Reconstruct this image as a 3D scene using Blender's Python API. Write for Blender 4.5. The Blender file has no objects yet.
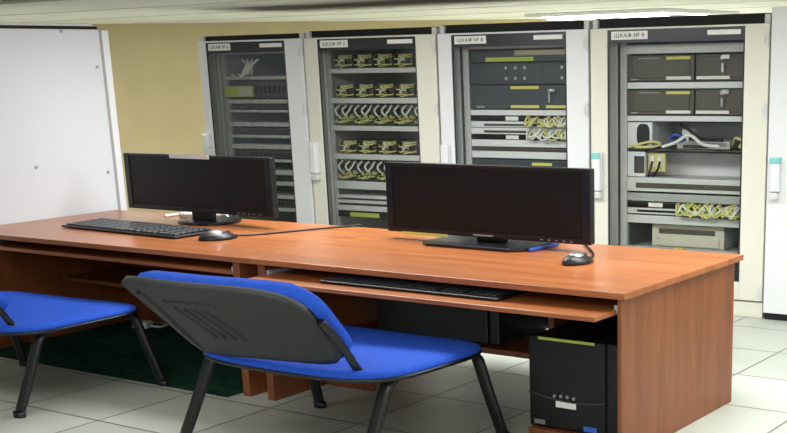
import bpy, bmesh, math, random
from mathutils import Vector, Matrix
random.seed(7)
sc = bpy.context.scene
COL = sc.collection
PI = math.pi

# ------------------------------------------------------------------ camera
YAW, PIT, ROL = 0.57784, 0.27561, 0.01911
CAM = Vector((2.52046, -4.50593, 1.6993)); FPX = 1246.352; SX, SY = 149.641, 195.767
_f = Vector((-math.sin(YAW)*math.cos(PIT), math.cos(YAW)*math.cos(PIT), -math.sin(PIT)))
_r0 = Vector((math.cos(YAW), math.sin(YAW), 0)); _d0 = _f.cross(_r0)
_r = math.cos(ROL)*_r0 + math.sin(ROL)*_d0
_d = -math.sin(ROL)*_r0 + math.cos(ROL)*_d0
cd = bpy.data.cameras.new('camera'); cam = bpy.data.objects.new('camera', cd); COL.objects.link(cam)
cd.sensor_width = 36; cd.lens = FPX/787*36; cd.shift_x = -SX/787; cd.shift_y = SY/787; cd.clip_end = 100
cam.matrix_world = Matrix(((_r.x, -_d.x, -_f.x, CAM.x), (_r.y, -_d.y, -_f.y, CAM.y), (_r.z, -_d.z, -_f.z, CAM.z), (0, 0, 0, 1)))
sc.camera = cam

def ray(x, y):
    a, b = (x-393.5-SX)/FPX, (y-216.5-SY)/FPX
    return _r*a + _d*b + _f
PHI = 0.04787; RO = Vector((-2.352235, 3.13257, 0)); RU = Vector((math.cos(PHI), math.sin(PHI), 0)); RN = Vector((-math.sin(PHI), math.cos(PHI), 0))
def rkp(x, y, d=0.0):
    """where a sight line meets the upright plane d behind the rack fronts: (u, z)"""
    r = ray(x, y); q = CAM + r*((RN.dot(RO)+d-RN.dot(CAM))/RN.dot(r)) - RO
    return q.dot(RU), q.z
def flp(x, y, z=0.0):
    r = ray(x, y); return CAM + r*((z-CAM.z)/r.z)
def xzp(x, y, Y):
    r = ray(x, y); return CAM + r*((Y-CAM.y)/r.y)

# ------------------------------------------------------------------ materials
def newmat(name):
    m = bpy.data.materials.new(name); m.use_nodes = True
    return m, m.node_tree, m.node_tree.nodes['Principled BSDF']
def lin(c):
    return tuple(((v/255+0.055)/1.055)**2.4 if v > 10 else v/255/12.92 for v in c) + (1,)
def mat(name, rgb, rough=.5, metal=0, spec=.5, noise=0.0, scale=20, bump=0.0, bscale=200, coat=0):
    m, nt, b = newmat(name); L = nt.links
    b.inputs['Base Color'].default_value = lin(rgb); b.inputs['Roughness'].default_value = rough
    b.inputs['Metallic'].default_value = metal; b.inputs['Specular IOR Level'].default_value = spec
    b.inputs['Coat Weight'].default_value = coat
    tc = nt.nodes.new('ShaderNodeTexCoord')
    if noise:
        n = nt.nodes.new('ShaderNodeTexNoise'); n.inputs['Scale'].default_value = scale; n.inputs['Detail'].default_value = 4
        L.new(tc.outputs['Object'], n.inputs['Vector'])
        r = nt.nodes.new('ShaderNodeValToRGB'); c = lin(rgb)
        r.color_ramp.elements[0].position = .3; r.color_ramp.elements[1].position = .7
        r.color_ramp.elements[0].color = tuple(v*(1-noise) for v in c[:3]) + (1,)
        r.color_ramp.elements[1].color = tuple(min(1, v*(1+noise)) for v in c[:3]) + (1,)
        L.new(n.outputs['Fac'], r.inputs['Fac']); L.new(r.outputs['Color'], b.inputs['Base Color'])
    if bump:
        n2 = nt.nodes.new('ShaderNodeTexNoise'); n2.inputs['Scale'].default_value = bscale
        L.new(tc.outputs['Object'], n2.inputs['Vector'])
        bp = nt.nodes.new('ShaderNodeBump'); bp.inputs['Strength'].default_value = bump; bp.inputs['Distance'].default_value = .01
        L.new(n2.outputs['Fac'], bp.inputs['Height']); L.new(bp.outputs['Normal'], b.inputs['Normal'])
    return m
def woodmat(name, dark, light, axis='X', rough=.3):
    m, nt, b = newmat(name); L = nt.links
    tc = nt.nodes.new('ShaderNodeTexCoord'); mp = nt.nodes.new('ShaderNodeMapping')
    mp.inputs['Scale'].default_value = {'X': (.8, 9, 9), 'Z': (9, 9, .8)}[axis]
    L.new(tc.outputs['Object'], mp.inputs['Vector'])
    n = nt.nodes.new('ShaderNodeTexNoise'); n.inputs['Scale'].default_value = 1.6; n.inputs['Detail'].default_value = 6; n.inputs['Distortion'].default_value = .6
    L.new(mp.outputs['Vector'], n.inputs['Vector'])
    n2 = nt.nodes.new('ShaderNodeTexNoise'); n2.inputs['Scale'].default_value = 9; n2.inputs['Detail'].default_value = 3
    L.new(mp.outputs['Vector'], n2.inputs['Vector'])
    mx = nt.nodes.new('ShaderNodeMix'); mx.data_type = 'FLOAT'; mx.inputs[0].default_value = .3
    L.new(n.outputs['Fac'], mx.inputs[2]); L.new(n2.outputs['Fac'], mx.inputs[3])
    r = nt.nodes.new('ShaderNodeValToRGB'); r.color_ramp.elements[0].position = .33; r.color_ramp.elements[1].position = .67
    r.color_ramp.elements[0].color = lin(dark); r.color_ramp.elements[1].color = lin(light)
    L.new(mx.outputs[0], r.inputs['Fac']); L.new(r.outputs['Color'], b.inputs['Base Color'])
    b.inputs['Roughness'].default_value = rough
    return m
def glassmat(name, tint, refl=.08):
    m, nt, b = newmat(name); L = nt.links; nt.nodes.remove(b)
    out = nt.nodes['Material Output']
    t = nt.nodes.new('ShaderNodeBsdfTransparent'); t.inputs['Color'].default_value = tint
    g = nt.nodes.new('ShaderNodeBsdfGlossy'); g.inputs['Roughness'].default_value = .06
    g.inputs['Color'].default_value = (.9, .93, .93, 1)
    fr = nt.nodes.new('ShaderNodeFresnel'); fr.inputs['IOR'].default_value = 1.28
    mx = nt.nodes.new('ShaderNodeMixShader')
    L.new(fr.outputs['Fac'], mx.inputs['Fac']); L.new(t.outputs['BSDF'], mx.inputs[1]); L.new(g.outputs['BSDF'], mx.inputs[2])
    L.new(mx.outputs['Shader'], out.inputs['Surface'])
    return m
def emit(name, rgb, s):
    m, nt, b = newmat(name)
    b.inputs['Base Color'].default_value = lin(rgb); b.inputs['Emission Color'].default_value = lin(rgb); b.inputs['Emission Strength'].default_value = s
    return m
def tilemat():
    m, nt, b = newmat('floor_tiles'); L = nt.links; N = nt.nodes.new
    geo = N('ShaderNodeNewGeometry'); sp = N('ShaderNodeSeparateXYZ'); L.new(geo.outputs['Position'], sp.inputs[0])
    T, TX, TY = .59739, -.24425, 2.89672
    def mth(op, a, v=None, w=None):
        n = N('ShaderNodeMath'); n.operation = op
        for i, q in enumerate((a, v, w)):
            if q is None: continue
            if isinstance(q, (int, float)): n.inputs[i].default_value = q
            else: L.new(q, n.inputs[i])
        return n.outputs[0]
    ds, ids = [], []
    for o, off in (('X', TX), ('Y', TY)):
        v = mth('DIVIDE', mth('SUBTRACT', sp.outputs[o], off), T)
        fr = mth('FRACT', v); ds.append(mth('MINIMUM', fr, mth('SUBTRACT', 1.0, fr))); ids.append(mth('FLOOR', v))
    dmin = mth('MINIMUM', ds[0], ds[1])
    gr = N('ShaderNodeMapRange'); gr.inputs['From Min'].default_value = .006; gr.inputs['From Max'].default_value = .014
    L.new(dmin, gr.inputs['Value'])
    cb = N('ShaderNodeCombineXYZ'); L.new(ids[0], cb.inputs[0]); L.new(ids[1], cb.inputs[1])
    wn = N('ShaderNodeTexWhiteNoise'); wn.noise_dimensions = '2D'; L.new(cb.outputs[0], wn.inputs['Vector'])
    nz = N('ShaderNodeTexNoise'); nz.inputs['Scale'].default_value = 2.2; nz.inputs['Detail'].default_value = 5
    L.new(geo.outputs['Position'], nz.inputs['Vector'])
    fac = mth('ADD', mth('MULTIPLY', wn.outputs['Value'], .35), mth('MULTIPLY', nz.outputs['Fac'], .65))
    r = N('ShaderNodeValToRGB'); r.color_ramp.elements[0].position = .25; r.color_ramp.elements[1].position = .75
    r.color_ramp.elements[0].color = lin((176, 181, 170)); r.color_ramp.elements[1].color = lin((197, 203, 192))
    L.new(fac, r.inputs['Fac'])
    mx = N('ShaderNodeMix'); mx.data_type = 'RGBA'; mx.inputs[6].default_value = lin((98, 100, 92))
    L.new(gr.outputs['Result'], mx.inputs[0]); L.new(r.outputs['Color'], mx.inputs[7]); L.new(mx.outputs[2], b.inputs['Base Color'])
    bp = N('ShaderNodeBump'); bp.inputs['Strength'].default_value = .4; bp.inputs['Distance'].default_value = .004
    L.new(gr.outputs['Result'], bp.inputs['Height']); L.new(bp.outputs['Normal'], b.inputs['Normal'])
    b.inputs['Roughness'].default_value = .35
    return m

M = dict(
    floor=tilemat(),
    wall=mat('yellow_wall_paint', (206, 188, 147), .8, noise=.05, scale=3),
    wall2=mat('pale_wall_paint', (222, 220, 205), .8),
    ceil=mat('ceiling_tile', (238, 237, 231), .9, noise=.05, scale=2),
    beam=mat('ceiling_trim_paint', (214, 209, 194), .9),
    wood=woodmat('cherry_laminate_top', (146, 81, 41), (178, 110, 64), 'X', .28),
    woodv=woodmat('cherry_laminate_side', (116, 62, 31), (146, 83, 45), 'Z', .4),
    white=mat('white_powder_coat', (232, 233, 236), .4),
    side=mat('white_side_panel_paint', (217, 221, 225), .35),
    cream=mat('warm_tinted_powder_coat', (229, 227, 213), .42),  # off-white coat; the warm light on two doors is put into its colour
    greycab=mat('grey_cabinet_interior', (205, 206, 203), .55),
    lightgrey=mat('light_grey_metal', (216, 217, 216), .4),
    midgrey=mat('mid_grey_metal', (176, 178, 176), .45),
    blackgap=mat('black_cabinet_roof', (10, 10, 11), .7),
    black=mat('black_plastic', (18, 18, 19), .42),
    pc=mat('matt_black_case', (15, 15, 17), .5, bump=.05),
    shell=mat('charcoal_shell_plastic', (42, 43, 42), .6, bump=.25, bscale=260),
    tube=mat('black_coated_tube', (16, 16, 17), .32),
    screen=mat('switched_off_screen', (22, 20, 18), .4, spec=.25),
    bezel=mat('dark_bezel', (14, 14, 15), .28),
    base=mat('glossy_dark_stand', (18, 20, 26), .3),
    blue=mat('blue_upholstery', (36, 80, 188), .85, noise=.12, scale=60, bump=.3, bscale=400, spec=.2),
    server=mat('dark_server_front', (86, 81, 72), .45),
    bluesrv=mat('blue_grey_server_front', (66, 73, 78), .45),
    yellow=mat('yellow_sticker', (226, 216, 110), .6),
    ygreen=mat('yellow_green_tape', (188, 206, 92), .6),
    paper=mat('white_paper_label', (240, 240, 236), .7),
    ink=mat('black_ink', (20, 20, 22), .7),
    cyel=mat('yellow_cable', (216, 210, 140), .5),
    cwhite=mat('white_cable', (228, 228, 220), .5),
    cblue=mat('blue_cable', (40, 80, 170), .5),
    cblack=mat('black_cable', (14, 14, 15), .5),
    teal=mat('teal_sticker', (132, 206, 200), .5),
    bluest=mat('blue_badge', (60, 110, 210), .4),
    silver=mat('silver_trim', (190, 190, 192), .3, metal=.8),
    chrome=mat('chrome_key', (200, 200, 200), .25, metal=.9),
    rug=mat('dark_green_carpet', (24, 58, 44), .95, noise=.45, scale=14, bump=.6, bscale=150, spec=.1),
    key=mat('keyboard_keys', (40, 43, 46), .4),
    beige=mat('aged_beige_plastic', (206, 202, 186), .5),
    tan=mat('tan_front_plate', (182, 172, 146), .5),
    grout=mat('grey_hole', (66, 68, 70), .8),
    band=mat('black_glass_border', (50, 52, 56), .25),
    glass=glassmat('smoked_door_glass', (.96, .97, .96, 1)),
    glassd=glassmat('dark_smoked_door_glass', (.94, .95, .93, 1)),
    lamp=emit('lamp_diffuser', (255, 252, 240), 9.0),
)

# ------------------------------------------------------------------ mesh helpers
def link(name, bm, m, parent=None, loc=(0, 0, 0), rz=0.0, smooth=False):
    me = bpy.data.meshes.new(name); bm.to_mesh(me); bm.free()
    for mm in (m if isinstance(m, (list, tuple)) else [m]): me.materials.append(M[mm] if isinstance(mm, str) else mm)
    if smooth:
        for p in me.polygons: p.use_smooth = True
    o = bpy.data.objects.new(name, me); COL.objects.link(o)
    o.location = loc; o.rotation_euler = (0, 0, rz)
    if parent: o.parent = parent
    return o
def tag(o, label, cat, group=None):
    o['label'] = label; o['category'] = cat
    if group: o['group'] = group
    return o
def thing(name, label, cat, loc=(0, 0, 0), rz=0.0, group=None):
    o = bpy.data.objects.new(name, None); COL.objects.link(o); o.empty_display_size = .1
    o.location = loc; o.rotation_euler = (0, 0, rz)
    return tag(o, label, cat, group)
def struct(o):
    o['kind'] = 'structure'; return o
def B(): return bmesh.new()
def box(bm, x0, x1, y0, y1, z0, z1, bev=0.0, seg=2, mi=0):
    t = bmesh.new()
    vs = [t.verts.new((x, y, z)) for x in (x0, x1) for y in (y0, y1) for z in (z0, z1)]
    for f in ((0, 1, 3, 2), (4, 6, 7, 5), (0, 4, 5, 1), (2, 3, 7, 6), (0, 2, 6, 4), (1, 5, 7, 3)): t.faces.new([vs[i] for i in f])
    bmesh.ops.recalc_face_normals(t, faces=t.faces)
    if bev: bmesh.ops.bevel(t, geom=list(t.edges), offset=min(bev, .49*min(abs(x1-x0), abs(y1-y0), abs(z1-z0))), segments=seg, affect='EDGES', profile=.5)
    merge(bm, t, mi)
    return bm
def merge(bm, t, mi=0):
    mp = {}
    for v in t.verts: mp[v] = bm.verts.new(v.co)
    for f in t.faces:
        try:
            g = bm.faces.new([mp[v] for v in f.verts]); g.material_index = mi; g.smooth = f.smooth
        except ValueError: pass
    t.free()
def smoothpath(pts, n=6):
    """Catmull-Rom through the points"""
    P = [Vector(p) for p in pts]; out = []
    for i in range(len(P)-1):
        a = P[i-1] if i else P[0]*2-P[1]; b, c = P[i], P[i+1]; d = P[i+2] if i+2 < len(P) else P[-1]*2-P[-2]
        for k in range(n):
            t = k/n
            out.append(.5*((2*b)+(c-a)*t+(2*a-5*b+4*c-d)*t*t+(3*b-a-3*c+d)*t**3))
    out.append(P[-1]); return out
def tube(bm, pts, r, rb=None, seg=10, up=Vector((0, 0, 1)), mi=0, caps=True):
    """sweep an ellipse (r across, rb along 'up') down a path"""
    P = [Vector(p) for p in pts]; rb = rb or r; rings = []
    for i, p in enumerate(P):
        t = ((P[i+1] if i+1 < len(P) else p)-(P[i-1] if i else p)).normalized()
        s = t.cross(up)
        if s.length < 1e-3: s = t.cross(Vector((0, 1, 0)))
        s.normalize(); u = s.cross(t).normalized()
        rings.append([bm.verts.new(p+s*r*math.cos(2*PI*k/seg)+u*rb*math.sin(2*PI*k/seg)) for k in range(seg)])
    for a, b in zip(rings, rings[1:]):
        for k in range(seg):
            f = bm.faces.new((a[k], a[(k+1) % seg], b[(k+1) % seg], b[k])); f.smooth = True; f.material_index = mi
    if caps:
        for rg, fl in ((rings[0], True), (rings[-1], False)):
            f = bm.faces.new(rg[::-1] if fl else rg); f.material_index = mi
    bmesh.ops.recalc_face_normals(bm, faces=bm.faces)
    return bm
def cyl(bm, c, r, h, axis='Z', seg=20, r2=None, mi=0):
    t = bmesh.new()
    bmesh.ops.create_cone(t, cap_ends=True, segments=seg, radius1=r, radius2=r if r2 is None else r2, depth=h)
    R = {'Z': Matrix(), 'Y': Matrix.Rotation(PI/2, 4, 'X'), 'X': Matrix.Rotation(PI/2, 4, 'Y')}[axis]
    bmesh.ops.transform(t, matrix=Matrix.Translation(c) @ R, verts=t.verts)
    merge(bm, t, mi); return bm
def prism(bm, pts, z0, z1, bev=0):
    """upright prism over a floor outline"""
    t = bmesh.new(); a = [t.verts.new((p[0], p[1], z0)) for p in pts]; b = [t.verts.new((p[0], p[1], z1)) for p in pts]
    n = len(pts); t.faces.new(a[::-1]); t.faces.new(b)
    for i in range(n): t.faces.new((a[i], a[(i+1) % n], b[(i+1) % n], b[i]))
    bmesh.ops.recalc_face_normals(t, faces=t.faces)
    if bev: bmesh.ops.bevel(t, geom=list(t.edges), offset=bev, segments=2, affect='EDGES', profile=.5)
    merge(bm, t); return bm
def ellipse(cx, cy, a, b, n=28, p=2.0):
    out = []
    for k in range(n):
        t = 2*PI*k/n; c, s = math.cos(t), math.sin(t)
        out.append((cx+a*math.copysign(abs(c)**(2/p), c), cy+b*math.copysign(abs(s)**(2/p), s)))
    return out
def textmesh(name, body, width, height, m, parent, loc):
    cu = bpy.data.curves.new(name, 'FONT'); cu.body = body; cu.align_x = 'CENTER'; cu.align_y = 'CENTER'; cu.size = 1
    o = bpy.data.objects.new(name, cu); COL.objects.link(o); bpy.context.view_layer.update()
    me = bpy.data.meshes.new_from_object(o.evaluated_get(bpy.context.evaluated_depsgraph_get()))
    bpy.data.objects.remove(o)
    xs = [v.co.x for v in me.vertices]; ys = [v.co.y for v in me.vertices]
    cx, cy = (max(xs)+min(xs))/2, (max(ys)+min(ys))/2
    sx, sy = width/(max(xs)-min(xs)), height/(max(ys)-min(ys))
    for v in me.vertices: v.co = ((v.co.x-cx)*sx, 0, (v.co.y-cy)*sy)
    me.materials.append(M[m]); t = bpy.data.objects.new(name, me); COL.objects.link(t); t.parent = parent; t.location = loc
    return t
def copy_tree(o, label=None):
    r = o.copy(); COL.objects.link(r)
    if label: r['label'] = label
    for ch in o.children:
        c = ch.copy(); COL.objects.link(c); c.parent = r
        for g in ch.children:
            d = g.copy(); COL.objects.link(d); d.parent = c
    return r

# ------------------------------------------------------------------ room
HC = 2.15
struct(link('floor', box(B(), -16, 8, -9, 16, -.1, 0), 'floor'))
bm = B(); box(bm, -16, 8, -9, 16, HC, HC+.05)
struct(link('ceiling', bm, 'ceil'))
struct(link('wall_back', box(B(), -8, 14, 0, .15, 0, HC), 'wall', loc=(-8.9, 4.63, 0), rz=math.radians(46.4)))
struct(link('wall_far', box(B(), -16, 8, 15.9, 16, 0, HC), 'wall2'))
struct(link('wall_left', box(B(), -16, -15.9, -9, 16, 0, HC), 'wall2'))
bm = B()                                                     # the grid of the suspended ceiling
for k in range(-13, 7): box(bm, -15.8, 7.8, 1.2*k-.012, 1.2*k+.012, HC-.003, HC-.0005)
struct(link('trim_1', bm, 'beam'))

# ------------------------------------------------------------------ desks
def desk(x0, x1, y1a, label, shelf_y, left_over, right_over, name='computer_desk', px=None, pr=.05):
    t = thing(name, label, 'desk', (x0, 0, 0), 0, 'cherry laminate desks')
    W = x1-x0; T = .028; H = .75; D = 1.211
    link('tabletop', box(B(), 0, W, 0, D, H-T, H, .002), 'wood', t)
    a, b = left_over, W-right_over
    pt = .05
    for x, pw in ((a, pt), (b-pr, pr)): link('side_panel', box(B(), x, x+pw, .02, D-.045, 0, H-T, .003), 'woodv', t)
    return t, a+pt, b-pr
t, a, b = desk(-2.2, 0.0, 0, 'cherry wood desk on the right with a black tower computer standing under it', .1, .04, .027, pr=.02)
right_desk = t
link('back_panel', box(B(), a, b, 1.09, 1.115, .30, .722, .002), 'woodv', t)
link('keyboard_shelf', box(B(), a+.01, b-.01, -.15, .48, .650, .672, .004), 'wood', t)
for x in (a+.002, b-.02): link('shelf_runner', box(B(), x, x+.018, .03, .60, .655, .69), 'midgrey', t)
dx = -.72+2.2
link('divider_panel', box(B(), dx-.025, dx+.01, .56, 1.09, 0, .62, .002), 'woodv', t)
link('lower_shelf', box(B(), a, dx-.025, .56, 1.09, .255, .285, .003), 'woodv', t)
lf = box(B(), a+.0, a+.32, .32, .36, 0, .10, .003)
link('foot_rail', box(B(), a, a+.32, .42, .46, 0, .10, .003), 'woodv', t)
bm = B(); box(bm, b-.56, b, .16, 1.05, .0, .04, .004)
link('case_tray', bm, 'woodv', t)

t, a, b = desk(-4.72, -2.201, 0, 'cherry wood desk on the left beside the white cabinet, standing over a green carpet', .1, .10, .09)
left_desk = t
link('back_panel', box(B(), a, b, 1.09, 1.115, .02, .722, .002), 'woodv', t)
link('keyboard_shelf', box(B(), a+.01, b-.01, .03, .55, .650, .672, .004), 'wood', t)
for x in (a+.002, b-.02): link('shelf_runner', box(B(), x, x+.018, .03, .60, .655, .69), 'midgrey', t)
link('lower_shelf', box(B(), a, b-.9, .60, 1.09, .36, .385, .003), 'woodv', t)

rug = prism(B(), [(-4.56, -.05), (-2.39, -.05), (-2.39, 1.4), (-4.56, 1.4)], 0.0, .006)
tag(link('carpet', rug, 'rug'), 'dark green carpet piece on the tiles under the left desk', 'carpet')
t = thing('power_adapter', 'small white power adapter lying on the green carpet behind the left chair', 'adapter', (-4.25, .95, .0065), .2)
link('body', box(B(), -.06, .06, -.04, .04, 0, .05, .012, 3), 'paper', t)
bm = B(); tube(bm, smoothpath([(.06, 0, .02), (.12, 0.02, .01), (.13, .05, .01), (.13, .1, .012)]), .008, seg=6); link('cord', bm, 'cwhite', t)

# ------------------------------------------------------------------ monitors
def monitor(label, x0, x1, y, z0, z1, stand_x, base_pts, left):
    t = thing('monitor', label, 'monitor', (stand_x, y, .75), 0, 'black flat monitors')
    ox, oz = stand_x, .75
    X0, X1, Z0, Z1 = x0-ox, x1-ox, z0-oz, z1-oz; bw = .045
    # casing: bevelled slab with a rounded bulge behind
    bm = B(); box(bm, X0, X1, 0.012, .05, Z0, Z1, .008); box(bm, X0+.18, X1-.18, .045, .105, Z0+.05, Z1-.06, .03, 3)
    link('casing', bm, 'bezel', t)
    bm = B()
    for r in ((X0, X0+bw, Z0, Z1), (X1-bw, X1, Z0, Z1), (X0+bw, X1-bw, Z1-.018, Z1), (X0+bw, X1-bw, Z0, Z0+.026)):
        box(bm, r[0], r[1], 0, .014, r[2], r[3], .003)
    fr = link('bezel', bm, 'bezel', t)
    sc_ = link('screen', box(B(), X0+bw-.002, X1-bw+.002, .006, .012, Z0+.024, Z1-.016), 'screen', t)
    # stand: neck and oval foot plate
    bm = B(); box(bm, -.09, .09, .05, .10, .01, (Z0+Z1)/2, .012); link('neck', bm, 'bezel', t)
    bm = B(); prism(bm, [(p[0]-ox, p[1]-y) for p in base_pts], 0, .018, .006); link('foot_plate', bm, 'base', t)
    for k in range(5): link('button', box(B(), X1-.30+k*.045, X1-.285+k*.045, -.002, .001, Z0+.010, Z0+.014), 'silver', fr)
    if left:
        link('paper_tab', box(B(), -.18, .17, -.004, -.001, Z1-.022, Z1+.002), 'paper', t)
    else:
        link('sticker', box(B(), X0+.1, X0+.42, -.003, -.001, Z0-.012, Z0+.004), 'yellow', t)
        link('maker_mark', box(B(), -.07, .06, -.002, .0005, Z0+.008, Z0+.016), 'silver', fr)
    return t
monitor('black monitor on the right desk with a yellow sticker under its frame', -2.02, -.70, .90, .792, 1.172, -1.36,
        [(-1.70, .80), (-1.64, .75), (-1.10, .75), (-1.03, .80), (-1.03, 1.06), (-1.10, 1.12), (-1.64, 1.12), (-1.70, 1.06)], False)
monitor('black monitor on the left desk with a white paper tab on its top edge', -4.20, -2.90, .90, .820, 1.172, -3.58,
        ellipse(-3.54, .98, .20, .17, 28, 2.4), True)

# ------------------------------------------------------------------ keyboards and mice
def keyboard(label, loc, rz, w, d, h=.03):
    t = thing('keyboard', label, 'keyboard', loc, rz, 'black keyboards')
    bm = B(); box(bm, -w/2, w/2, -d/2, d/2, .004, h*.55, .006)
    link('body', bm, 'black', t)
    for nm, fx0, fx1 in (('letter_keys', .02, .66), ('arrow_keys', .68, .80), ('number_keys', .82, .98)):
        bm = B(); nx = max(3, round((fx1-fx0)*22)); x0, x1 = -w/2+fx0*w, -w/2+fx1*w
        for r in range(6):
            y0 = -d/2+.025+(d-.05)*r/6; y1 = y0+(d-.05)/6-.006
            if r == 0 and nm == 'letter_keys':
                edges = [0, .1, .2, .28, .72, .8, .9, 1]
            else: edges = [k/nx for k in range(nx+1)]
            for e0, e1 in zip(edges, edges[1:]):
                box(bm, x0+(x1-x0)*e0+.003, x0+(x1-x0)*e1-.003, y0, y1, h*.5, h*.85+r*.0012, .0025, 1)
        link(nm, bm, 'key', t)
    return t
kb = keyboard('black keyboard lying on the left desk in front of its monitor', (-3.66, .51, .7505), -.055, 1.10, .31)
kc = (flp(320, 283, .69)+flp(500, 297, .69))/2
keyboard('black keyboard on the pulled-out shelf of the right desk', (-1.14, .07, .6725), 0, 1.06, .25, .026)
def mouse(label, loc, rz, w, l, path):
    t = thing('mouse', label, 'mouse', loc, rz, 'computer mice')
    bm = B(); bmesh.ops.create_uvsphere(bm, u_segments=24, v_segments=14, radius=1)
    for v in bm.verts:
        x, y, z = v.co
        q = .042 if z > 0 else .006
        v.co = (x*w*(1-.12*y*y), y*l, max(z, -.3)*q*(1-.25*y)+.004)
    link('body', bm, 'black', t, smooth=True)
    bm = B(); bmesh.ops.create_uvsphere(bm, u_segments=20, v_segments=12, radius=1)
    for v in bm.verts: v.co = (v.co.x*w*.62, v.co.y*l*.45-l*.12, v.co.z*.024+.030)
    link('palm_rest', bm, 'silver', t, smooth=True)
    bm = B(); cyl(bm, Vector((0, l*.55, .030)), .014, .012, 'X'); link('scroll_wheel', bm, 'grout', t)
    c, s = math.cos(-rz), math.sin(-rz)
    bm = B(); pts = []
    for p in path:
        dx_, dy_ = p[0]-loc[0], p[1]-loc[1]; pts.append((c*dx_-s*dy_, s*dx_+c*dy_, p[2]-loc[2]))
    tube(bm, smoothpath(pts, 8), .006, seg=6); link('cord', bm, 'cblack', t)
    return t
mouse('grey and black mouse beside the keyboard on the left desk', (-2.90, .45, .75), -.35, .085, .115,
      [(-2.86, .55, .762), (-2.80, .66, .757), (-2.70, .88, .757), (-2.55, 1.18, .757), (-2.5, 1.225, .75), (-2.48, 1.23, .6)])
mouse('black mouse at the right end of the right desk', (-.60, .61, .75), -.1, .066, .100,
      [(-.59, .71, .758), (-.66, .86, .757), (-.78, 1.02, .757), (-.90, 1.17, .757), (-.93, 1.225, .75), (-.94, 1.23, .6)])
bm = B(); tube(bm, smoothpath([(-4.02, 1.03, .761), (-4.0, 1.14, .761), (-3.85, 1.188, .761), (-3.74, 1.196, .762), (-3.66, 1.235, .763), (-3.65, 1.245, .68)], 8), .009, seg=8)
box(bm, -3.92, -3.78, 1.06, 1.13, .751, .785, .01)
tag(link('video_cable', bm, 'cwhite'), 'white cable with a plug lying behind the monitor on the left desk', 'cable')
bm = B(); tube(bm, smoothpath([(-1.25, 1.16, .762), (-1.1, 1.15, .762), (-1.0, 1.06, .762), (-.998, .92, .762), (-1.005, .80, .762)], 8), .010, seg=8)
tag(link('video_cable', bm, 'cblue'), 'short blue cable by the stand of the monitor on the right desk', 'cable')

# ------------------------------------------------------------------ computer cases
t = thing('computer_case', 'black tower computer with a yellow-green sticker standing under the right desk', 'computer', (-.615, .19, .0415))
bm = B(); box(bm, 0, .47, .03, .86, .0, .43, .008); link('case', bm, 'pc', t)
bm = B(); box(bm, -.004, .41, 0, .035, 0, .437, .012, 3); box(bm, .41, .474, .004, .035, 0, .437, .012, 3)
fp = link('front_panel', bm, 'pc', t)
bm = B()
P = [(0.0 + .41*k/12, -.002, .165-.02*math.sin(PI*k/12)-.01*k/12) for k in range(13)]
tube(bm, P, .004, seg=6); link('groove_trim', bm, 'grout', fp)
for k in range(4): link('button', cyl(B(), Vector((.14+k*.035, -.002, .165-.003*abs(k-1.5))), .008, .01, 'Y', 12), 'silver', fp)
link('name_plate', box(B(), .145, .255, -.004, .001, .108, .138, .003), 'paper', fp)
link('sticker', box(B(), .055, .355, -.004, .004, .421, .433), 'ygreen', fp)
link('badge', box(B(), .025, .085, -.003, .001, .015, .036), 'silver', fp)
link('badge', box(B(), .295, .365, -.003, .001, .012, .036), 'bluest', fp)
t = thing('computer_case', 'black computer case lying on the lower shelf of the right desk, seen behind the chair', 'computer', (-1.86, .58, .2865))
bm = B(); box(bm, 0, .80, .03, .48, .012, .30, .008); link('case', bm, 'pc', t)
bm = B(); box(bm, -.004, .735, 0, .035, .008, .304, .01); box(bm, .74, .804, 0.004, .035, .008, .304, .01); link('front_panel', bm, 'black', t)
for x in (.08, .67): link('foot', box(B(), x, x+.05, .05, .12, 0, .014), 'black', t)

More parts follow.
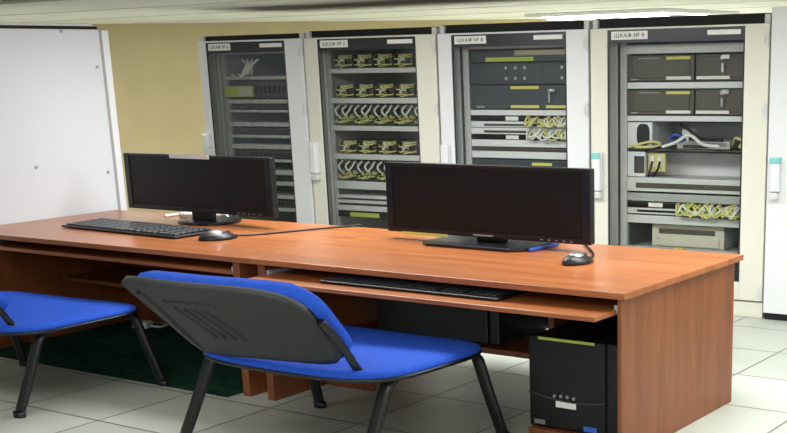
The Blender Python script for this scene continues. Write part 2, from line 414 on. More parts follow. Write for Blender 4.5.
# ------------------------------------------------------------------ chairs
def chair():
    t = thing('visitor_chair', 'blue visitor chair with a grey plastic back shell, nearest the camera', 'chair', (-1.35, -.33, 0), 0, 'blue visitor chairs')
    o = Vector((-1.35, -.33, 0))
    V = lambda x, y, z: Vector((x, y, z))-o
    legs = dict(fr=V(-.69, .07, 0), fl=V(-1.82, .05, 0), bl=V(-1.97, -.72, 0), br=V(-.87, -.73, 0))
    top = dict(fr=V(-.76, -.03, .425), fl=V(-1.83, -.03, .42), bl=V(-1.80, -.66, .42), br=V(-.80, -.60, .42))
    rail_in = .05
    for s in ('r', 'l'):
        f, bk = legs['f'+s], legs['b'+s]; tf, tb = top['f'+s], top['b'+s]
        # each side is one bent oval tube: front leg, seat rail, rear leg
        d = (tb-tf).normalized()
        for nm, a, c in (('leg', f, tf), ('leg', bk, tb)):
            dirn = d if a is f else -d
            pts = [a+Vector((0, 0, .012)), a.lerp(c, .5), a.lerp(c, .86), c-(c-a).normalized()*.02+dirn*.012, c+dirn*.06+Vector((0, 0, .004)), c+dirn*.11+Vector((0, 0, .004))]
            bm = B(); tube(bm, smoothpath(pts, 5), .020, .033, 12, up=Vector((1, 0, 0)))
            lg = link(nm, bm, 'tube', t)
            bm = B(); tube(bm, [a, a+Vector((0, 0, .03))], .025, .038, 12, up=Vector((1, 0, 0))); link('foot_cap', bm, 'black', lg)
        bm = B(); tube(bm, [tf+d*.10+Vector((0, 0, .004)), tb-d*.10+Vector((0, 0, .004))], .028, .018, 12); link('seat_rail', bm, 'tube', t)
    bm = B()
    tube(bm, [top['fr']+Vector((0, -.10, .0)), top['fl']+Vector((0, -.10, .0))], .018, seg=10); link('cross_tube', bm, 'tube', t)
    bm = B()
    tube(bm, [top['br']+Vector((0, .12, .0)), top['bl']+Vector((0, .12, .0))], .018, seg=10); link('cross_tube', bm, 'tube', t)
    # seat: padded cushion over a black pan, both on a rounded-square outline with a dip across the middle
    def slab(zf0, zf1, grow, rows):
        bm = B(); rings = []; n = 56
        C = V(-1.285, -.345, 0); A, Bb = .595+grow, .41+grow
        for (k, z) in rows:
            rg = []
            for i in range(n):
                th = 2*PI*i/n; c, s = math.cos(th), math.sin(th)
                x = A*k*math.copysign(abs(c)**.45, c); y = Bb*k*math.copysign(abs(s)**.5, s)
                zz = z - .012*(1-(x/A)**2) * (1 if y < 0 else .6) - (.035*max(0, (y-.24)/.16)**2 if y > .24 else 0)*.5
                rg.append(bm.verts.new((C.x+x+.06*y, C.y+y, zz)))
            rings.append(rg)
        for a, b2 in zip(rings, rings[1:]):
            for i in range(n):
                f = bm.faces.new((a[i], a[(i+1) % n], b2[(i+1) % n], b2[i])); f.smooth = True
        bm.faces.new(rings[0][::-1]).smooth = True; bm.faces.new(rings[-1]).smooth = True
        return bm
    link('seat', slab(0, 0, 0, [(.90, .432), (.97, .434), (1.0, .444), (1.0, .455), (.985, .466), (.94, .473), (.80, .476), (.5, .474), (.2, .472)]), 'blue', t)
    link('seat_pan', slab(0, 0, 0, [(.80, .418), (.93, .419), (.99, .424), (1.005, .434), (1.0, .441), (.9, .442)]), 'black', t)
    # backrest: a shell and a pad, both bent round the sitter's back
    def brest(off0, off1, shrink, edge, top=0):
        bm = B(); NS, NT = 40, 20; sides = []
        L0, L1 = V(-1.80, -.70, .437), V(-2.00, -1.0, .822)
        R0, R1 = V(-.94, -.69, .472), V(-.95, -.985, .836)
        nrm = Vector((0, .79, .61))
        for side, off in ((0, off0), (1, off1)):
            g = []
            for i in range(NS+1):
                row = []
                for j in range(NT+1):
                    s, tt = -1+2*i/NS, -1+2*j/NT
                    # square to rounded-square
                    m_ = max(abs(s), abs(tt)); 
                    if m_ > 1e-6:
                        e = 7.0 if tt < 0 or s < 0 else 3.6; rr = (abs(s/m_)**e+abs(tt/m_)**e)**(-1/e); k = 1+(rr-1)*m_**2
                    else: k = 1
                    s2, t2 = s*k*(1-shrink), tt*k
                    if top and t2 > 0: t2 *= 1-top
                    fs, ft = (s2+1)/2, (t2+1)/2
                    p = (L0.lerp(R0, fs)).lerp(L1.lerp(R1, fs), ft)
                    p = p + Vector((0, .075*(s2*s2-1), .022*(1-s2*s2)*(1-ft)))
                    rim = max(abs(s), abs(tt))
                    o2 = off if side == 0 else off0+(off-off0)*(1-edge*rim**8)
                    row.append(bm.verts.new(p+nrm*o2))
                g.append(row)
            sides.append(g)
        for q, g in enumerate(sides):
            for i in range(NS):
                for j in range(NT):
                    vs = (g[i][j], g[i+1][j], g[i+1][j+1], g[i][j+1]); f = bm.faces.new(vs if q else vs[::-1]); f.smooth = True
        a, c = sides
        loop = [(i, 0) for i in range(NS)]+[(NS, j) for j in range(NT)]+[(i, NT) for i in range(NS, 0, -1)]+[(0, j) for j in range(NT, 0, -1)]
        for k in range(len(loop)):
            p, q = loop[k], loop[(k+1) % len(loop)]
            bm.faces.new((a[p[0]][p[1]], a[q[0]][q[1]], c[q[0]][q[1]], c[p[0]][p[1]])).smooth = True
        bmesh.ops.recalc_face_normals(bm, faces=bm.faces)
        return bm
    sh = link('back_shell', brest(0, .03, 0, 0), 'shell', t)
    def on_shell(s2, t2):
        fs, ft = (s2+1)/2, (t2+1)/2
        p = V(-1.80, -.70, .437).lerp(V(-.94, -.69, .472), fs).lerp(V(-2.00, -1.0, .822).lerp(V(-.95, -.985, .836), fs), ft)
        return p+Vector((0, .075*(s2*s2-1)-.001, .022*(1-s2*s2)*(1-ft)))
    bm = B()
    for k in range(4): tube(bm, [on_shell(-.30+.13*k-.03*q, -.45+.16*q) for q in range(6)], .007, seg=6)
    tube(bm, [on_shell(-.50+.11*q, .52) for q in range(7)], .006, seg=6)
    link('vent_ribs', bm, 'shell', sh)
    link('back_pad', brest(.03, .15, -.03, .5, .19), 'blue', t)
    for s, xb, xt in (('l', -1.76, -1.86), ('r', -.84, -.87)):
        bm = B(); e = top['b'+s]
        sg = 1 if s == 'r' else -1
        yo = 0 if s == 'l' else .05
        pts = [e+Vector((0, .10, .0)), e+Vector((0, .0, .004))]
        if s == 'l': pts += [V(-1.76, -.705, .455), V(-1.785, -.785, .53), V(-1.81, -.895, .66), V(-1.85, -.985, .77)]
        else: pts += [V(-.885, -.672, .455), V(-.90, -.735, .545), V(-.91, -.80, .635), V(-.93, -.85, .70)]
        tube(bm, smoothpath(pts, 6), .014, .024, 12, up=Vector((1, 0, 0))); link('back_upright', bm, 'tube', t)
    return t
ch = chair()
c2 = copy_tree(ch, 'blue visitor chair at the left edge, in front of the left desk')
c2.location = (-3.545, -.47, 0); c2.rotation_euler.z = math.radians(3)

# ------------------------------------------------------------------ white cabinet on the left, side-on
t = thing('server_cabinet', 'white cabinet seen from its side at the left edge of the photo', 'cabinet', (-4.735, .4, 0))
bm = B(); box(bm, -1.15, -.02, -.85, .86, .03, 1.945, .004); link('body', bm, 'greycab', t)
sp = link('side_panel', box(B(), -.02, 0, -.83, .838, .05, 1.95, .006), 'side', t)
for (x, y) in ((61, 31), (97, 67), (36, 167), (108, 172)):
    r = ray(x, y); q = CAM+r*((-4.735-CAM.x)/r.x)
    bm = B(); cyl(bm, Vector((.003, q.y-.4, q.z)), .011, .008, 'X', 14); cyl(bm, Vector((.006, q.y-.4, q.z)), .005, .006, 'X', 8); link('screw', bm, 'midgrey', sp)
link('corner_post', box(B(), -.05, .004, .862, .915, .03, 1.945, .006), 'white', t)
link('roof_frame', box(B(), -1.13, -.012, -.84, .84, 1.95, 1.970), 'blackgap', t)
link('roof', box(B(), -1.16, -.0, -.86, .80, 1.970, 1.985, .004), 'lightgrey', t)

# ------------------------------------------------------------------ glass-door racks
DEV = .15                                                     # how far the equipment sits behind the door
ZT = 1.895
def W(u, d, z): return RO+RU*u+RN*d+Vector((0, 0, z))
RACKS = [  # u left, u right, window left, window right, label text, materials
    (-3.315, -2.206, -3.235, -2.388, '6', 'white', 'glassd'),
    (-2.188, -.944, -2.058, -1.122, '7', 'cream', 'glass'),
    (-.924, .322, -.806, .150, '8', 'white', 'glass'),
    (.340, 1.622, .469, 1.457, '9', 'cream', 'glass')]
NM = ['dark glass-door server rack farthest left in the row, behind the left monitor', 'glass-door rack second from left, rows of yellow-wired modules behind the glass',
      'glass-door rack third from left, directly behind the right monitor', 'off-white glass-door rack on the right, with the old beige device inside']
def handle(t, u, z, h, st=True):
    hd = link('handle', box(B(), u-.032, u+.032, -.092, -.032, z-h/2, z+h/2, .014, 3), 'white', t)
    link('lock', box(B(), u-.042, u+.03, -.085, -.03, z-h/2-.05, z-h/2-.004, .01), 'lightgrey', hd)
    if st: link('sticker', box(B(), u-.028, u+.03, -.095, -.06, z+h/2-.05, z+h/2-.008, .004), 'teal', hd)
def rack(i):
    uL, uR, wL, wR, num, cm, gm = RACKS[i]
    t = thing('server_rack', NM[i], 'server rack', W(uL, 0, 0), PHI, 'glass-door server racks')
    w = uR-uL; a, b = wL-uL, wR-uL; mw = cm
    sm = 'white' if i in (0, 2) else cm
    bm = B()                                                  # the body: two sides, back, top and floor of the box
    box(bm, 0, .03, .01, 1.15, 0, ZT); box(bm, w-.03, w, .01, 1.15, 0, ZT); box(bm, .03, w-.03, 1.12, 1.15, .11, ZT)
    box(bm, .03, w-.03, .01, 1.12, .09, .11); box(bm, .03, w-.03, .01, 1.12, ZT-.02, ZT)
    link('body', bm, 'greycab', t)
    link('roof_frame', box(B(), .02, w-.02, .02, 1.13, ZT, ZT+(.040, .052, .060, .064)[i]), 'blackgap', t)
    for x in (.005, w-.045):
        link('corner_cap', box(B(), x, x+.04, -.005, .06, ZT-.002, ZT+(.040, .048, .055, .058)[i], .006), 'lightgrey', t)
    link('plinth', box(B(), 0, w, -.012, .05, 0, .105, .004), 'cream', t)
    # door
    bm = B(); z0, z1 = .115, ZT
    box(bm, 0, a, -.03, 0, z0, z1, .005); box(bm, b, w, -.03, 0, z0, z1, .005)
    box(bm, a, b, -.03, 0, z0, z0+.12, .004); box(bm, a, b, -.03, 0, z1-.012, z1, .003)
    dr = link('door', bm, [sm], t)
    gl = link('glass_pane', box(B(), a-.004, b+.004, -.018, -.012, z0+.115, z1-.008), gm, dr)
    bd = .085
    bm = B(); box(bm, a, b, -.022, -.0185, z1-bd-.012, z1-.012); box(bm, a, a+.012, -.022, -.0185, z0+.12, z1-bd-.012); box(bm, b-.012, b, -.022, -.0185, z0+.12, z1-bd-.012)
    link('glass_border', bm, 'band', dr)
    lw = .27 if i else .24
    link('door_plate', box(B(), a+.03, a+.03+lw, -.026, -.021, z1-.076, z1-.022), 'paper', dr)
    textmesh('plate_text', 'ШКАФ № '+num, lw*.82, .030, 'ink', dr, (a+.03+lw/2, -.0268, z1-.049))
    link('paper_strip', box(B(), b-.26, b-.03, -.026, -.021, z1-.060, z1-.030), 'paper', dr)
    for z in (1.80, 1.36, .17):
        bm = B(); cyl(bm, Vector((w-.008, -.035, z)), .012, .09, 'Z', 12); box(bm, w-.034, w-.008, -.036, -.028, z-.028, z+.028, .002)
        link('hinge', bm, 'lightgrey', dr)
    hz, hh = [(1.10, .11), (.985, .25), (.985, .25), (.945, .27)][i]
    handle(dr, max(.035, a/2), hz, hh, i == 3)
    # mounting rails
    dl = rkp([228, 331, 470, 627][i], 100, DEV)[0]-uL
    for x in (dl-.05, w-.10):
        bm = B(); box(bm, x, x+.05, DEV-.005, DEV+.03, .11, ZT-.02)
        link('mounting_rail', bm, 'lightgrey', t)
    bm = B(); box(bm, .031, dl-.052, .10, .115, .11, ZT-.021)
    for x in (.04, .085): box(bm, x, x+.02, .088, .101, .11, ZT-.021)
    link('side_filler', bm, 'lightgrey', t)
    return t, dl+uL+.001, uR-.102
RK = [rack(i) for i in range(4)]
# the taller white cabinet at the right end of the row
t = thing('server_cabinet', 'taller white cabinet at the right edge of the photo, standing on a black base', 'cabinet', W(1.640, -.02, 0), PHI)
link('body', box(B(), 0, 1.25, .0, 1.15, .04, 1.985, .004), 'white', t)
link('base_frame', box(B(), .01, 1.24, -.015, 1.13, 0, .04), 'blackgap', t)
dr = link('door', box(B(), .0, 1.25, -.03, 0, .045, 1.99, .006), 'white', t)
hd = link('handle', box(B(), .035, .10, -.092, -.032, .85, 1.075, .014, 3), 'white', dr)
link('lock', box(B(), .025, .09, -.085, -.03, .80, .845, .01), 'lightgrey', hd)
link('sticker', box(B(), .035, .105, -.095, -.06, 1.03, 1.07, .004), 'teal', hd)

# --------------------------------------------------------- equipment in the racks (placed in a rack's own frame)
def zat(x, y, d=DEV): return rkp(x, y, d)[1]
PARTS = {'rack_shelf': 'shelf', 'blank_panel': 'blanking_panel', 'rack_panel': 'blanking_panel', 'patch_panel': 'patch_panel', 'back_plate': 'back_plate'}
def eq(name, label, cat, ri, x, yt, yb, u0=None, u1=None, d=DEV, depth=.5, m='lightgrey', group=None, bev=.004, px0=None, px1=None):
    """one unit in a rack: its top and bottom read at column x; returns the unit and its width and height"""
    zt, zb = zat(x, yt, d), zat(x, yb, d)
    rk_, uL, uR = RK[ri]
    if px0: uL = rkp(px0, (yt+yb)/2, d)[0]
    if px1: uR = rkp(px1, (yt+yb)/2, d)[0]
    if u0 is not None: uL = u0
    if u1 is not None: uR = u1
    w, h = uR-uL, zt-zb
    if name in PARTS:                                         # screwed into the rack: a part of it
        bm = B(); box(bm, 0, w, 0, .03, 0, h, bev)
        if depth > .04: box(bm, .01, w-.01, .029, depth, 0, min(.012, h*.5) if name == 'rack_shelf' else h)
        return link(PARTS[name], bm, m, rk_, (uL-RACKS[ri][0], d, zb)), w, h
    t = thing(name, label, cat, W(uL, d, zb), PHI, group)
    link('front', box(B(), 0, w, 0, .03, 0.001, h-.001, bev), m, t)
    if depth > .04: link('case', box(B(), .01, w-.01, .03, depth, .003, h-.003), 'greycab', t)
    return t, w, h
def stick(t, x0, x1, z0, z1, m, name='sticker', d=-.003):
    return link(name, box(B(), x0, x1, d, .001, z0, z1), m, t)
def cables(name, label, ri, x0, x1, yt, yb, mats, n=22, d=DEV-.022, group=None, ref=None, loops=True):
    """patch leads: plugs in a row with short drooping loops"""
    ref = ref or (x0+x1)/2
    uL, zt = rkp(x0, (yt+yb)/2, d)[0], zat(ref, yt, d); uR, zb = rkp(x1, (yt+yb)/2, d)[0], zat(ref, yb, d)
    t = thing(name, label, 'cables', W(uL, d, zb), PHI, group); w, h = uR-uL, zt-zb
    bms = [B() for _ in mats]; rnd = random.Random(int(x0*7+yt))
    for k in range(n):
        x = w*(k+.5)/n; i = rnd.randrange(len(mats)); z = h*(.55+.3*rnd.random())
        box(bms[i], x-w/n*.35, x+w/n*.35, -.012, .012, z-.012, z+.012)
        x2 = min(w, max(0, x+rnd.uniform(-.12, .16)))
        tube(bms[i], smoothpath([(x, 0, z), (x, -.03, z-.005), ((x+x2)/2, -.04, h*rnd.uniform(.0, .3)), (x2, -.02, h*rnd.uniform(.1, .6))], 4), .008, seg=5)
    for b_, m_, in zip(bms, mats): link({'cyel': 'yellow_leads', 'cwhite': 'white_leads', 'cblue': 'blue_leads', 'ygreen': 'green_leads'}[m_], b_, m_, t)
    return t

# ---- rack on the right ("9")
R4 = 3; g4 = 'units in the right rack'
eq('blank_panel', 'plain grey blanking panel at the top of the right rack', 'panel', R4, 685, 43.5, 53, m='lightgrey', depth=.03)
mid = rkp(695, 70, DEV)[0]
for row, (yt, yb, wh) in enumerate(((54.5, 81, 'upper'), (89.5, 115, 'lower'))):
    for colm in (0, 1):
        lab = '%s %s dark server unit behind the glass of the right rack' % (wh, ('left-hand', 'right-hand')[colm])
        t, w, h = eq('server_unit', lab, 'server', R4, 685, yt, yb, u0=None if colm == 0 else mid+.006, u1=mid-.006 if colm == 0 else None, m='server', group='dark server units in the right rack')
        link('bezel_plate', box(B(), .04, w-.03, -.008, .002, .02, h-.015, .006), 'server', t)
        if colm == 0:
            stick(t, w*.60, w*.95, h*.82, h*.93, 'yellow', d=-.012); stick(t, w*.60, w*.96, h*.06, h*.18, 'paper', d=-.012)
            stick(t, w*.18, w*.5, h*.86, h*.90, 'tan', 'light_strip', d=-.012); stick(t, w*.07, w*.17, h*.05, h*.10, 'midgrey', 'maker_mark', d=-.012)
        else:
            stick(t, w*.02, w*.52, h*.06, h*.18, 'paper', d=-.012)
            kk = thing('key_ring', 'small silver keys hanging from the %s right-hand server of the right rack' % wh, 'keys', W(mid+.21, DEV-.012, zat(720, yt+3)), PHI, 'keys in the right rack')
            bm = B(); cyl(bm, Vector((0, -.0118, 0)), .014, .03, 'Y', 12); box(bm, -.008, .045, -.018, -.010, -.012, .02, .004); link('lock_key', bm, 'chrome', kk)
            bm = B(); tube(bm, [(.012*math.cos(q*.6), -.02, -.022+.018*math.sin(q*.6)) for q in range(11)], .003, seg=5); box(bm, -.01, .008, -.024, -.018, -.095, -.035, .003); link('hanging_key', bm, 'chrome', kk)
eq('rack_shelf', 'white shelf lip between the two server rows of the right rack', 'shelf', R4, 685, 82, 88.5, m='white', depth=.7, group='shelves of the right rack')
eq('rack_shelf', 'white shelf lip just under the lower servers of the right rack', 'shelf', R4, 685, 116, 121.5, m='white', depth=.7, group='shelves of the right rack')
# open bay with a converter box, loose cables and a small device
z0 = zat(685, 149.5)
eq('rack_shelf', 'thin dark shelf under the loose blue and yellow cables in the right rack', 'shelf', R4, 685, 149.5, 151.5, m='server', depth=.75, group='shelves of the right rack')
t, w, h = eq('converter_box', 'white box with a dark oval opening, upper one in the right rack', 'box', R4, 685, 122.5, 149.3, px1=652, m='white', d=DEV+.01, depth=.35, group='white boxes in the right rack')
bm = B(); prism(bm, ellipse(0, 0, .05, .075, 24, 3), -.004, .002); bmesh.ops.rotate(bm, verts=bm.verts, cent=(0, 0, 0), matrix=Matrix.Rotation(PI/2, 3, 'X'))
bmesh.ops.translate(bm, verts=bm.verts, vec=(.12, 0, h*.52)); link('opening', bm, 'black', t)
t, w, h = eq('converter_box', 'white box with a narrow dark slot, lower one in the right rack', 'box', R4, 685, 152.5, 178.2, px1=645, m='white', d=DEV+.01, depth=.2, group='white boxes in the right rack')
link('opening', box(B(), .05, .13, -.003, .002, h*.15, h*.82, .002), 'grout', t)
t, w, h = eq('media_converter', 'light grey low converter with a dark front, among the loose cables in the right rack', 'converter', R4, 690, 141, 149, px0=677, px1=730, m='lightgrey', d=DEV+.12, depth=.3)
link('display', box(B(), w*.12, w*.6, -.003, .001, h*.12, h*.5), 'server', t)
t, w, h = eq('wall_adapter', 'white block adapter standing among the cables in the right rack', 'adapter', R4, 690, 129, 142, px0=682, px1=692, m='white', d=DEV+.16, depth=.1)
link('plug', box(B(), w*.7, w*1.3, -.01, .03, h*.1, h*.6, .004), 'black', t)
eq('back_plate', 'pale plate closing the back of the upper open bay in the right rack', 'plate', R4, 690, 122.5, 149, m='lightgrey', d=DEV+.5, depth=.03, px0=640)
eq('back_plate', 'pale plate closing the back of the lower open bay in the right rack', 'plate', R4, 690, 152.5, 177, m='white', d=DEV+.28, depth=.03, px0=638)
def loose(name, label, pts, r, m):
    bm = B(); tube(bm, smoothpath([W(*p) for p in pts], 8), r, seg=6); return tag(link(name, bm, m), label, 'cable', 'loose cables in the right rack')
ua = RK[3][1]
loose('loose_cable', 'yellow cable curling across the shelf under the oval-holed box in the right rack', [(ua+.02, DEV-.02, z0+.01), (ua+.10, DEV-.03, z0+.03), (ua+.2, DEV-.01, z0+.05), (ua+.25, DEV+.02, z0+.03), (ua+.20, DEV-.03, z0+.015), (ua+.08, DEV-.035, z0+.012)], .010, 'cyel')
loose('loose_cable', 'blue cable coiled in the middle of the open bay of the right rack', [(ua+.33, DEV, z0+.07), (ua+.38, DEV-.03, z0+.10), (ua+.45, DEV-.02, z0+.07), (ua+.38, DEV-.03, z0+.05), (ua+.34, DEV, z0+.08), (ua+.47, DEV+.05, z0+.09)], .011, 'cblue')
loose('loose_cable', 'yellow cable bent at the right side of the open bay of the right rack', [(ua+.75, DEV+.1, z0+.03), (ua+.80, DEV+.03, z0+.08), (ua+.86, DEV, z0+.06), (ua+.84, DEV, z0+.02), (ua+.90, DEV+.02, z0+.07)], .011, 'cyel')
loose('loose_cable', 'black cable lying along the open bay of the right rack', [(ua+.36, DEV+.1, z0+.16), (ua+.44, DEV+.06, z0+.13), (ua+.55, DEV+.03, z0+.07), (ua+.70, DEV+.05, z0+.06)], .011, 'cblack')
loose('loose_cable', 'white cable looping over the small converter of the right rack', [(ua+.30, DEV-.065, z0+.02), (ua+.40, DEV-.07, z0+.05), (ua+.5, DEV-.065, z0+.10), (ua+.6, DEV-.06, z0+.04), (ua+.72, DEV-.06, z0+.03)], .012, 'cwhite')
t, w, h = eq('terminal_block', 'yellow framed terminal block with black levers in the lower open bay of the right rack', 'terminal', R4, 655, 152.5, 172, px0=648, px1=665, m='cyel', d=DEV+.05, depth=.05)
bm = B()
for k in range(2): box(bm, w*(.18+.45*k), w*(.40+.45*k), -.012, .002, h*.22, h*.80, .003)
link('levers', bm, 'white', t)
bm = B()
for k in range(2): tube(bm, [(w*(.3+.45*k), -.014, h*.55), (w*(.26+.45*k), -.03, h*.2), (w*(.1+.3*k), -.02, -.03)], .008, seg=6)
link('leads', bm, 'cblack', t)
t, w, h = eq('patch_panel', 'grey patch panel with a long black slot in the middle of the right rack', 'patch panel', R4, 690, 179, 193, m='lightgrey', depth=.35, group='patch panels in the right rack')
link('slot', box(B(), .07, w-.02, -.004, .001, h*.25, h*.62), 'server', t)
eq('blank_panel', 'grey blanking panel above the yellow-cabled switch of the right rack', 'panel', R4, 690, 195, 203, m='midgrey', depth=.03)
t, w, h = eq('network_switch', 'black network switch with a white label low in the right rack', 'switch', R4, 690, 203.5, 209.5, m='black', depth=.35)
stick(t, w*.17, w*.28, h*.15, h*.85, 'paper')
t, w, h = eq('patch_panel', 'grey cable manager with a short black slot under the yellow leads of the right rack', 'patch panel', R4, 690, 210, 216, m='lightgrey', depth=.3, group='patch panels in the right rack')
link('slot', box(B(), .08, w*.45, -.004, .001, h*.35, h*.7), 'black', t)
eq('blank_panel', 'grey blanking panel above the beige device of the right rack', 'panel', R4, 690, 217.5, 225.5, m='lightgrey', depth=.03)
cables('patch_leads', 'thick row of yellow and white patch leads low in the right rack', R4, 677, 741, 202, 218, ['cyel', 'cwhite', 'ygreen', 'cyel'], 26, group='patch leads')
eq('rack_shelf', 'grey shelf carrying the beige device at the bottom of the right rack', 'shelf', R4, 690, 249, 252, m='midgrey', depth=.8, group='shelves of the right rack')
t, w, h = eq('old_recorder', 'aged beige desktop device with a dark slot, lowest in the right rack', 'device', R4, 688, 225.5, 248.5, px0=652, px1=724, m='beige', d=DEV+.06, depth=.55)
link('slot', box(B(), w*.10, w*.88, -.004, .002, h*.60, h*.82, .002), 'server', t)
link('lower_flap', box(B(), w*.04, w*.94, -.012, .002, h*.06, h*.50, .006), 'beige', t)
stick(t, w*.07, w*.13, h*.36, h*.44, 'midgrey', 'button', d=-.016)
tag(link('tape_scrap', box(B(), 0, .07, 0, .05, 0, .01, .003), 'yellow', loc=W(rkp(676, 249, DEV)[0], DEV-.04, zat(676, 249)+.001), rz=PHI), 'scrap of yellow tape on the shelf under the beige device', 'tape')

# ---- third rack ("8")
R3 = 2
eq('blank_panel', 'grey blanking panel at the top of the third rack from left', 'panel', R3, 515, 42, 48.5, m='lightgrey', depth=.03)
t, w, h = eq('tape_drive', 'dark drive unit with a tan flap at the top of the third rack from left', 'drive', R3, 515, 49, 62, m='bluesrv')
link('flap', box(B(), w*.40, w*.95, -.006, .002, h*.50, h*.90, .003), 'tan', t); stick(t, w*.85, w*.93, h*.62, h*.8, 'server', 'opening', d=-.008)
stick(t, w*.15, w*.56, h*.06, h*.38, 'ygreen', d=-.005)
t, w, h = eq('disk_array', 'dark disk array with bright round knobs in the third rack from left', 'disk array', R3, 515, 62.5, 84.5, m='bluesrv')
for fx in (.33, .41, .49, .80, .88, .96):
    for fz in (.28, .76): link('knob', cyl(B(), Vector((w*fx, -.006, h*fz)), .012, .014, 'Y', 12), 'silver', t)
bm = B(); [box(bm, w*(.05+.3*k), w*(.33+.3*k), -.004, .001, h*.08, h*.93, .003) for k in range(3)]; link('drive_doors', bm, 'bluesrv', t)
t, w, h = eq('server_unit', 'dark server with three yellow stickers in the third rack from left', 'server', R3, 515, 85, 109, m='bluesrv')
for s in ((.36, .60, .83, .95), (.36, .60, .04, .16), (.66, .93, .04, .16)): stick(t, w*s[0], w*s[1], h*s[2], h*s[3], 'yellow', d=-.004)
stick(t, w*.06, w*.13, h*.05, h*.12, 'midgrey', 'maker_mark', d=-.004)
kk = thing('key_ring', 'silver keys hanging from the yellow-stickered server of the third rack from left', 'keys', W(rkp(551, 91, DEV)[0], DEV-.004, zat(551, 91)), PHI)
bm = B(); cyl(bm, Vector((0, -.0118, 0)), .012, .03, 'Y', 12); box(bm, -.008, .04, -.018, -.010, -.01, .018, .004); link('lock_key', bm, 'chrome', kk)
bm = B(); box(bm, -.012, .006, -.024, -.018, -.08, -.015, .003); link('hanging_key', bm, 'chrome', kk)
eq('rack_shelf', 'white shelf lip under the yellow-stickered server of the third rack from left', 'shelf', R3, 515, 110, 115.5, m='white', depth=.6, group='shelves of the third rack')
for (a_, b_, lab) in ((116, 121, 'upper'), (135, 139.5, 'lower')):
    t, w, h = eq('network_switch', '%s black network switch with a white label in the third rack from left' % lab, 'switch', R3, 515, a_, b_, m='black', depth=.35, group='switches in the third rack')
    stick(t, w*.31, w*.42, h*.08, h*.9, 'paper')
for (a_, b_, lab) in ((121.5, 127.5, 'upper'), (128, 134.5, 'lower')):
    t, w, h = eq('patch_panel', '%s pale patch panel with a black slot in the third rack from left' % lab, 'patch panel', R3, 515, a_, b_, m='white', depth=.3, group='patch panels in the third rack')
    link('slot', box(B(), w*.12, w*.62, -.004, .001, h*.25, h*.6), 'server', t)
eq('rack_shelf', 'white shelf lip under the lower switch of the third rack from left', 'shelf', R3, 515, 140, 147, m='white', depth=.6, group='shelves of the third rack')
t, w, h = eq('server_unit', 'thin dark unit between the two lowest shelf lips in the third rack from left', 'server', R3, 515, 147.5, 151, m='server')
eq('rack_shelf', 'white shelf lip lowest in view in the third rack from left', 'shelf', R3, 515, 151.5, 158.5, m='white', depth=.6, group='shelves of the third rack')
t, w, h = eq('server_unit', 'dark unit with a yellow sticker just above the right monitor', 'server', R3, 515, 159.5, 178, m='bluesrv')
stick(t, w*.53, w*.70, h*.70, h*.86, 'yellow')
cables('patch_leads', 'yellow patch leads, upper bunch in the third rack from left', R3, 527, 569, 116, 127, ['cyel', 'cyel', 'cwhite'], 14, group='patch leads')
cables('patch_leads', 'white and yellow patch leads, lower bunch in the third rack from left', R3, 528, 569, 129, 140, ['cwhite', 'cyel', 'cwhite'], 14, group='patch leads')

# ---- second rack ("7")
R2 = 1
lev = [(52, 67, 68, 73), (81, 97, 98, 103.5), (103.5, 125.5, 126, 131), (138, 154, 154.5, 160), (160.5, 181.5, 182, 190)]
ords = ['top', 'second', 'third', 'fourth', 'fifth']
for k, (mt, mb, s0, s1) in enumerate(lev):
    eq('rack_shelf', 'grey shelf lip, %s from the top in the second rack from left' % ords[k], 'shelf', R2, 375, s0, s1, m='lightgrey', depth=.55, group='shelves of the second rack')
for k, (a_, b_) in enumerate(((195.5, 198.5), (200.5, 203.5), (206, 211))):
    eq('blank_panel', ('uppermost', 'middle', 'lowest')[k]+' of the thin grey panels low in the second rack from left', 'panel', R2, 360, a_, b_, m='lightgrey', depth=.3, group='thin panels of the second rack')
t, w, h = eq('network_switch', 'dark switch with a yellow-green tape at the bottom of the second rack from left', 'switch', R2, 360, 211.5, 217.5, m='black', depth=.35)
stick(t, w*.12, w*.4, h*.1, h*.8, 'ygreen')
protos = {}
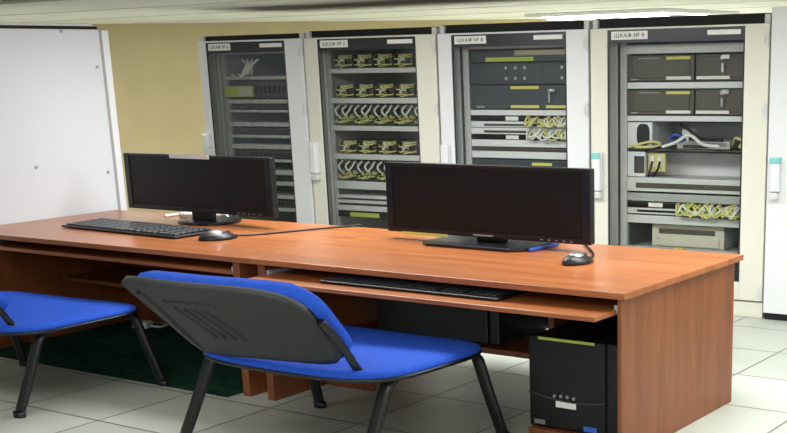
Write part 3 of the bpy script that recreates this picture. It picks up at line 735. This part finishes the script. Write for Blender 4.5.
for k, (mt, mb, s0, s1) in enumerate(lev):
    tall = k in (2, 4)
    for c, xx in enumerate((354, 371, 387, 403, 418)):
        u, zb = rkp(xx, mb, DEV+.06); u = RK[R2][1]+.125+c*.195; zb = zat(375, s0-.2, DEV)+.0005
        h = zat(375, mt, DEV)-zb
        lab = '%s wiring module from the left on the %s shelf of the second rack' % (('first', 'second', 'third', 'fourth', 'fifth')[c], ords[k])
        if tall not in protos:
            t = thing('wiring_module', lab, 'module', (0, 0, 0), PHI, 'wiring modules in the second rack')
            link('case', box(B(), -.075, .075, .04, .30, 0, h*.9, .004), 'server', t)
            rnd = random.Random(3+tall); bm = B()
            if tall:                                          # a low row of yellow clips, white loops above
                for q in range(9):
                    x, zz = -.07+.0175*q, h*rnd.uniform(.06, .34)
                    box(bm, x-.008, x+.009, 0, .04, zz, zz+h*rnd.uniform(.06, .12), .002)
                    tube(bm, smoothpath([(x, .01, zz), (x+rnd.uniform(-.02, .02), -.02, zz+h*.06), (x+rnd.uniform(-.03, .03), .03, zz+h*.16)], 4), .006, seg=5)
            else:                                             # an upright stack of clips with side wires
                for q in range(7):
                    x, zz = rnd.uniform(-.012, .016), h*(.05+.12*q)
                    box(bm, x-rnd.uniform(.012, .032), x+rnd.uniform(.012, .032), 0, .04, zz, zz+h*.075, .002)
                for q in range(5):
                    zz = h*rnd.uniform(.2, .85); sg = rnd.choice((-1, 1))
                    tube(bm, smoothpath([(0, 0, zz), (sg*.04, -.02, zz-h*.05), (sg*.085, .03, zz+h*rnd.uniform(-.1, .1))], 4), .006, seg=5)
            link('yellow_clips', bm, 'cyel', t)
            bm = B()
            if tall:
                for x0, x1 in ((-.045, -.075), (.02, .065), (.03, -.005)):
                    tube(bm, smoothpath([(x0, .01, h*.36), (x0*.6+x1*.4, -.02, h*.52), (x1, -.015, h*.70), (x1*.8+x0*.2, .035, h*.92)], 5), .0085, seg=6)
            else:
                for x0, x1, z0_, z1_ in ((-.03, .02, .2, .6), (.03, -.01, .45, .82)):
                    tube(bm, smoothpath([(x0, .01, h*z0_), ((x0+x1)/2, -.018, h*(z0_+z1_)/2), (x1, .01, h*z1_)], 5), .008, seg=6)
            link('white_leads', bm, 'cwhite', t)
            bm = B()
            for q in range(3): tube(bm, smoothpath([(-.06+.06*q, .03, h*.75), (-.05+.05*q, -.012, h*.5), (-.065+.06*q, .03, h*.2)], 5), .007, seg=6)
            link('dark_leads', bm, 'cblack', t)
            protos[tall] = t
        else: t = copy_tree(protos[tall], lab)
        t.location = W(u, DEV, zb)

# ---- first rack ("6")
R1 = 0
ys = [(51, 53.5), (76, 79.5), (99.5, 103.5), (110, 112.5), (122.5, 126.5), (135, 138), (144.5, 149), (159, 162), (170, 174.5), (181, 185), (194.5, 198), (207, 210.5)]
o1 = ['first', 'second', 'third', 'fourth', 'fifth', 'sixth', 'seventh', 'eighth', 'ninth', 'tenth', 'eleventh', 'twelfth']
for k, (a_, b_) in enumerate(ys):
    t, w, h = eq('rack_panel', '%s grey panel from the top in the leftmost rack' % o1[k], 'panel', R1, 265, a_, b_, m='lightgrey', depth=.35, group='grey panels of the leftmost rack')
    bm = B(); [box(bm, .04+q*.1, .06+q*.1, -.002, .001, h*.35, h*.65) for q in range(8)]; link('screws', bm, 'midgrey', t)
gaps = [(54, 75.5), (80, 99), (104, 109.5), (113, 122), (127, 134.5), (138.5, 144), (149.5, 158.5), (162.5, 169.5), (175, 180.5), (185.5, 194), (198.5, 206.5)]
for k, (a_, b_) in enumerate(gaps):
    if k in (1, 2, 4, 6, 8, 10):
        t, w, h = eq('network_switch', 'dark unit below the %s grey panel in the leftmost rack' % o1[k+1 if k else 0], 'switch', R1, 265, a_+.8, b_-.8, d=DEV+.03, m='server', depth=.3, group='dark units in the leftmost rack')
        bm = B(); [box(bm, w*.2+q*.05, w*.2+q*.05+.03, -.003, .001, h*.3, h*.7) for q in range(9)]; link('ports', bm, 'black', t)
t, w, h = eq('modem', 'yellow-green taped modem on the left side of the leftmost rack', 'modem', R1, 240, 86, 97, px0=224, px1=252, m='ygreen', d=DEV-.036, depth=.03)
link('pale_panel', box(B(), w*.55, w*.98, -.004, .001, h*.1, h*.9), 'beige', t)
bm = B(); u0, zz = rkp(243, 72, DEV-.02)
for q in range(4):
    tube(bm, smoothpath([W(u0-.12+.07*q, DEV-.02, zz-.02), W(u0-.02+.05*q, DEV-.05, zz-.05+.02*q), W(u0+.06+.02*q, DEV-.04, zz+.05), W(u0+.0+.06*q, DEV-.02, zz+.10)], 6), .012, seg=6)
tag(link('cable_bundle', bm, 'cwhite'), 'pale tangle of cables behind the dark glass of the leftmost rack', 'cables')

# ------------------------------------------------------------------ ceiling lamp beyond the racks
t = thing('ceiling_lamp', 'bright fluorescent ceiling lamp with louvres above the right racks', 'ceiling lamp', (-4.02, 7.5, HC))
q = [flp(x, y, HC) for x, y in ((545, 15), (660, 10.2), (711, 16), (600, 20.3))]
LX, LY = -4.35, 7.6
bm = B(); box(bm, -.80, .80, -.95, .75, -.035, -.002, .004)
link('frame', bm, 'white', t)
for k in range(4):
    y = -.72+.40*k
    link('tube', box(B(), -.70, .70, y-.09, y+.09, -.045, -.036, .003), 'lamp', t)
bm = B(); [box(bm, -.69+.23*k, -.675+.23*k, -.7, .7, -.065, -.046) for k in range(7)]; link('louvres', bm, 'white', t)

# ------------------------------------------------------------------ light
def area(name, loc, sx, sy, e, col=(.97, .995, .99), rot=(0, 0, 0)):
    l = bpy.data.lights.new(name, 'AREA'); l.shape = 'RECTANGLE'; l.size = sx; l.size_y = sy; l.energy = e; l.color = col
    o = bpy.data.objects.new(name, l); COL.objects.link(o); o.location = loc; o.rotation_euler = rot; return o
area('ceiling_or_fill_light', (.3, .9, HC-.02), 2.0, .6, 78)
area('ceiling_or_fill_light', (-2.6, 1.1, HC-.02), 2.0, .6, 80)
area('ceiling_or_fill_light', (-1.6, -2.2, HC-.02), 2.4, 1.0, 36)
area('ceiling_or_fill_light', (3.0, 1.0, HC-.02), 1.6, 1.2, 68)
area('ceiling_or_fill_light', (2.2, -5.2, HC-.02), 2.4, 2.0, 210)
area('ceiling_or_fill_light', (-4.02, 7.45, HC-.09), 1.4, 1.4, 170)
area('ceiling_or_fill_light', (-7.0, 3.0, HC-.02), 1.2, .6, 40)  # unseen fill, added to brighten the yellow wall
area('ceiling_or_fill_light', (-10, 1.8, HC-.02), 1.5, 1.5, 65)  # added fill past the left cabinet, for the wall and ceiling there
area('ceiling_or_fill_light', (.5, 9.0, HC-.02), 2.4, 2.4, 110)  # added behind the racks so that bounce lifts the ceiling
w = bpy.data.worlds.new('world'); sc.world = w; w.use_nodes = True
bg = w.node_tree.nodes['Background']; bg.inputs['Color'].default_value = (.86, .93, 1, 1); bg.inputs['Strength'].default_value = .5

sc.view_settings.view_transform = 'Standard'; sc.view_settings.look = 'None'
sc.view_settings.exposure = 0.0; sc.view_settings.gamma = 1.0
try: sc.view_settings.use_curve_mapping = False
except Exception: pass
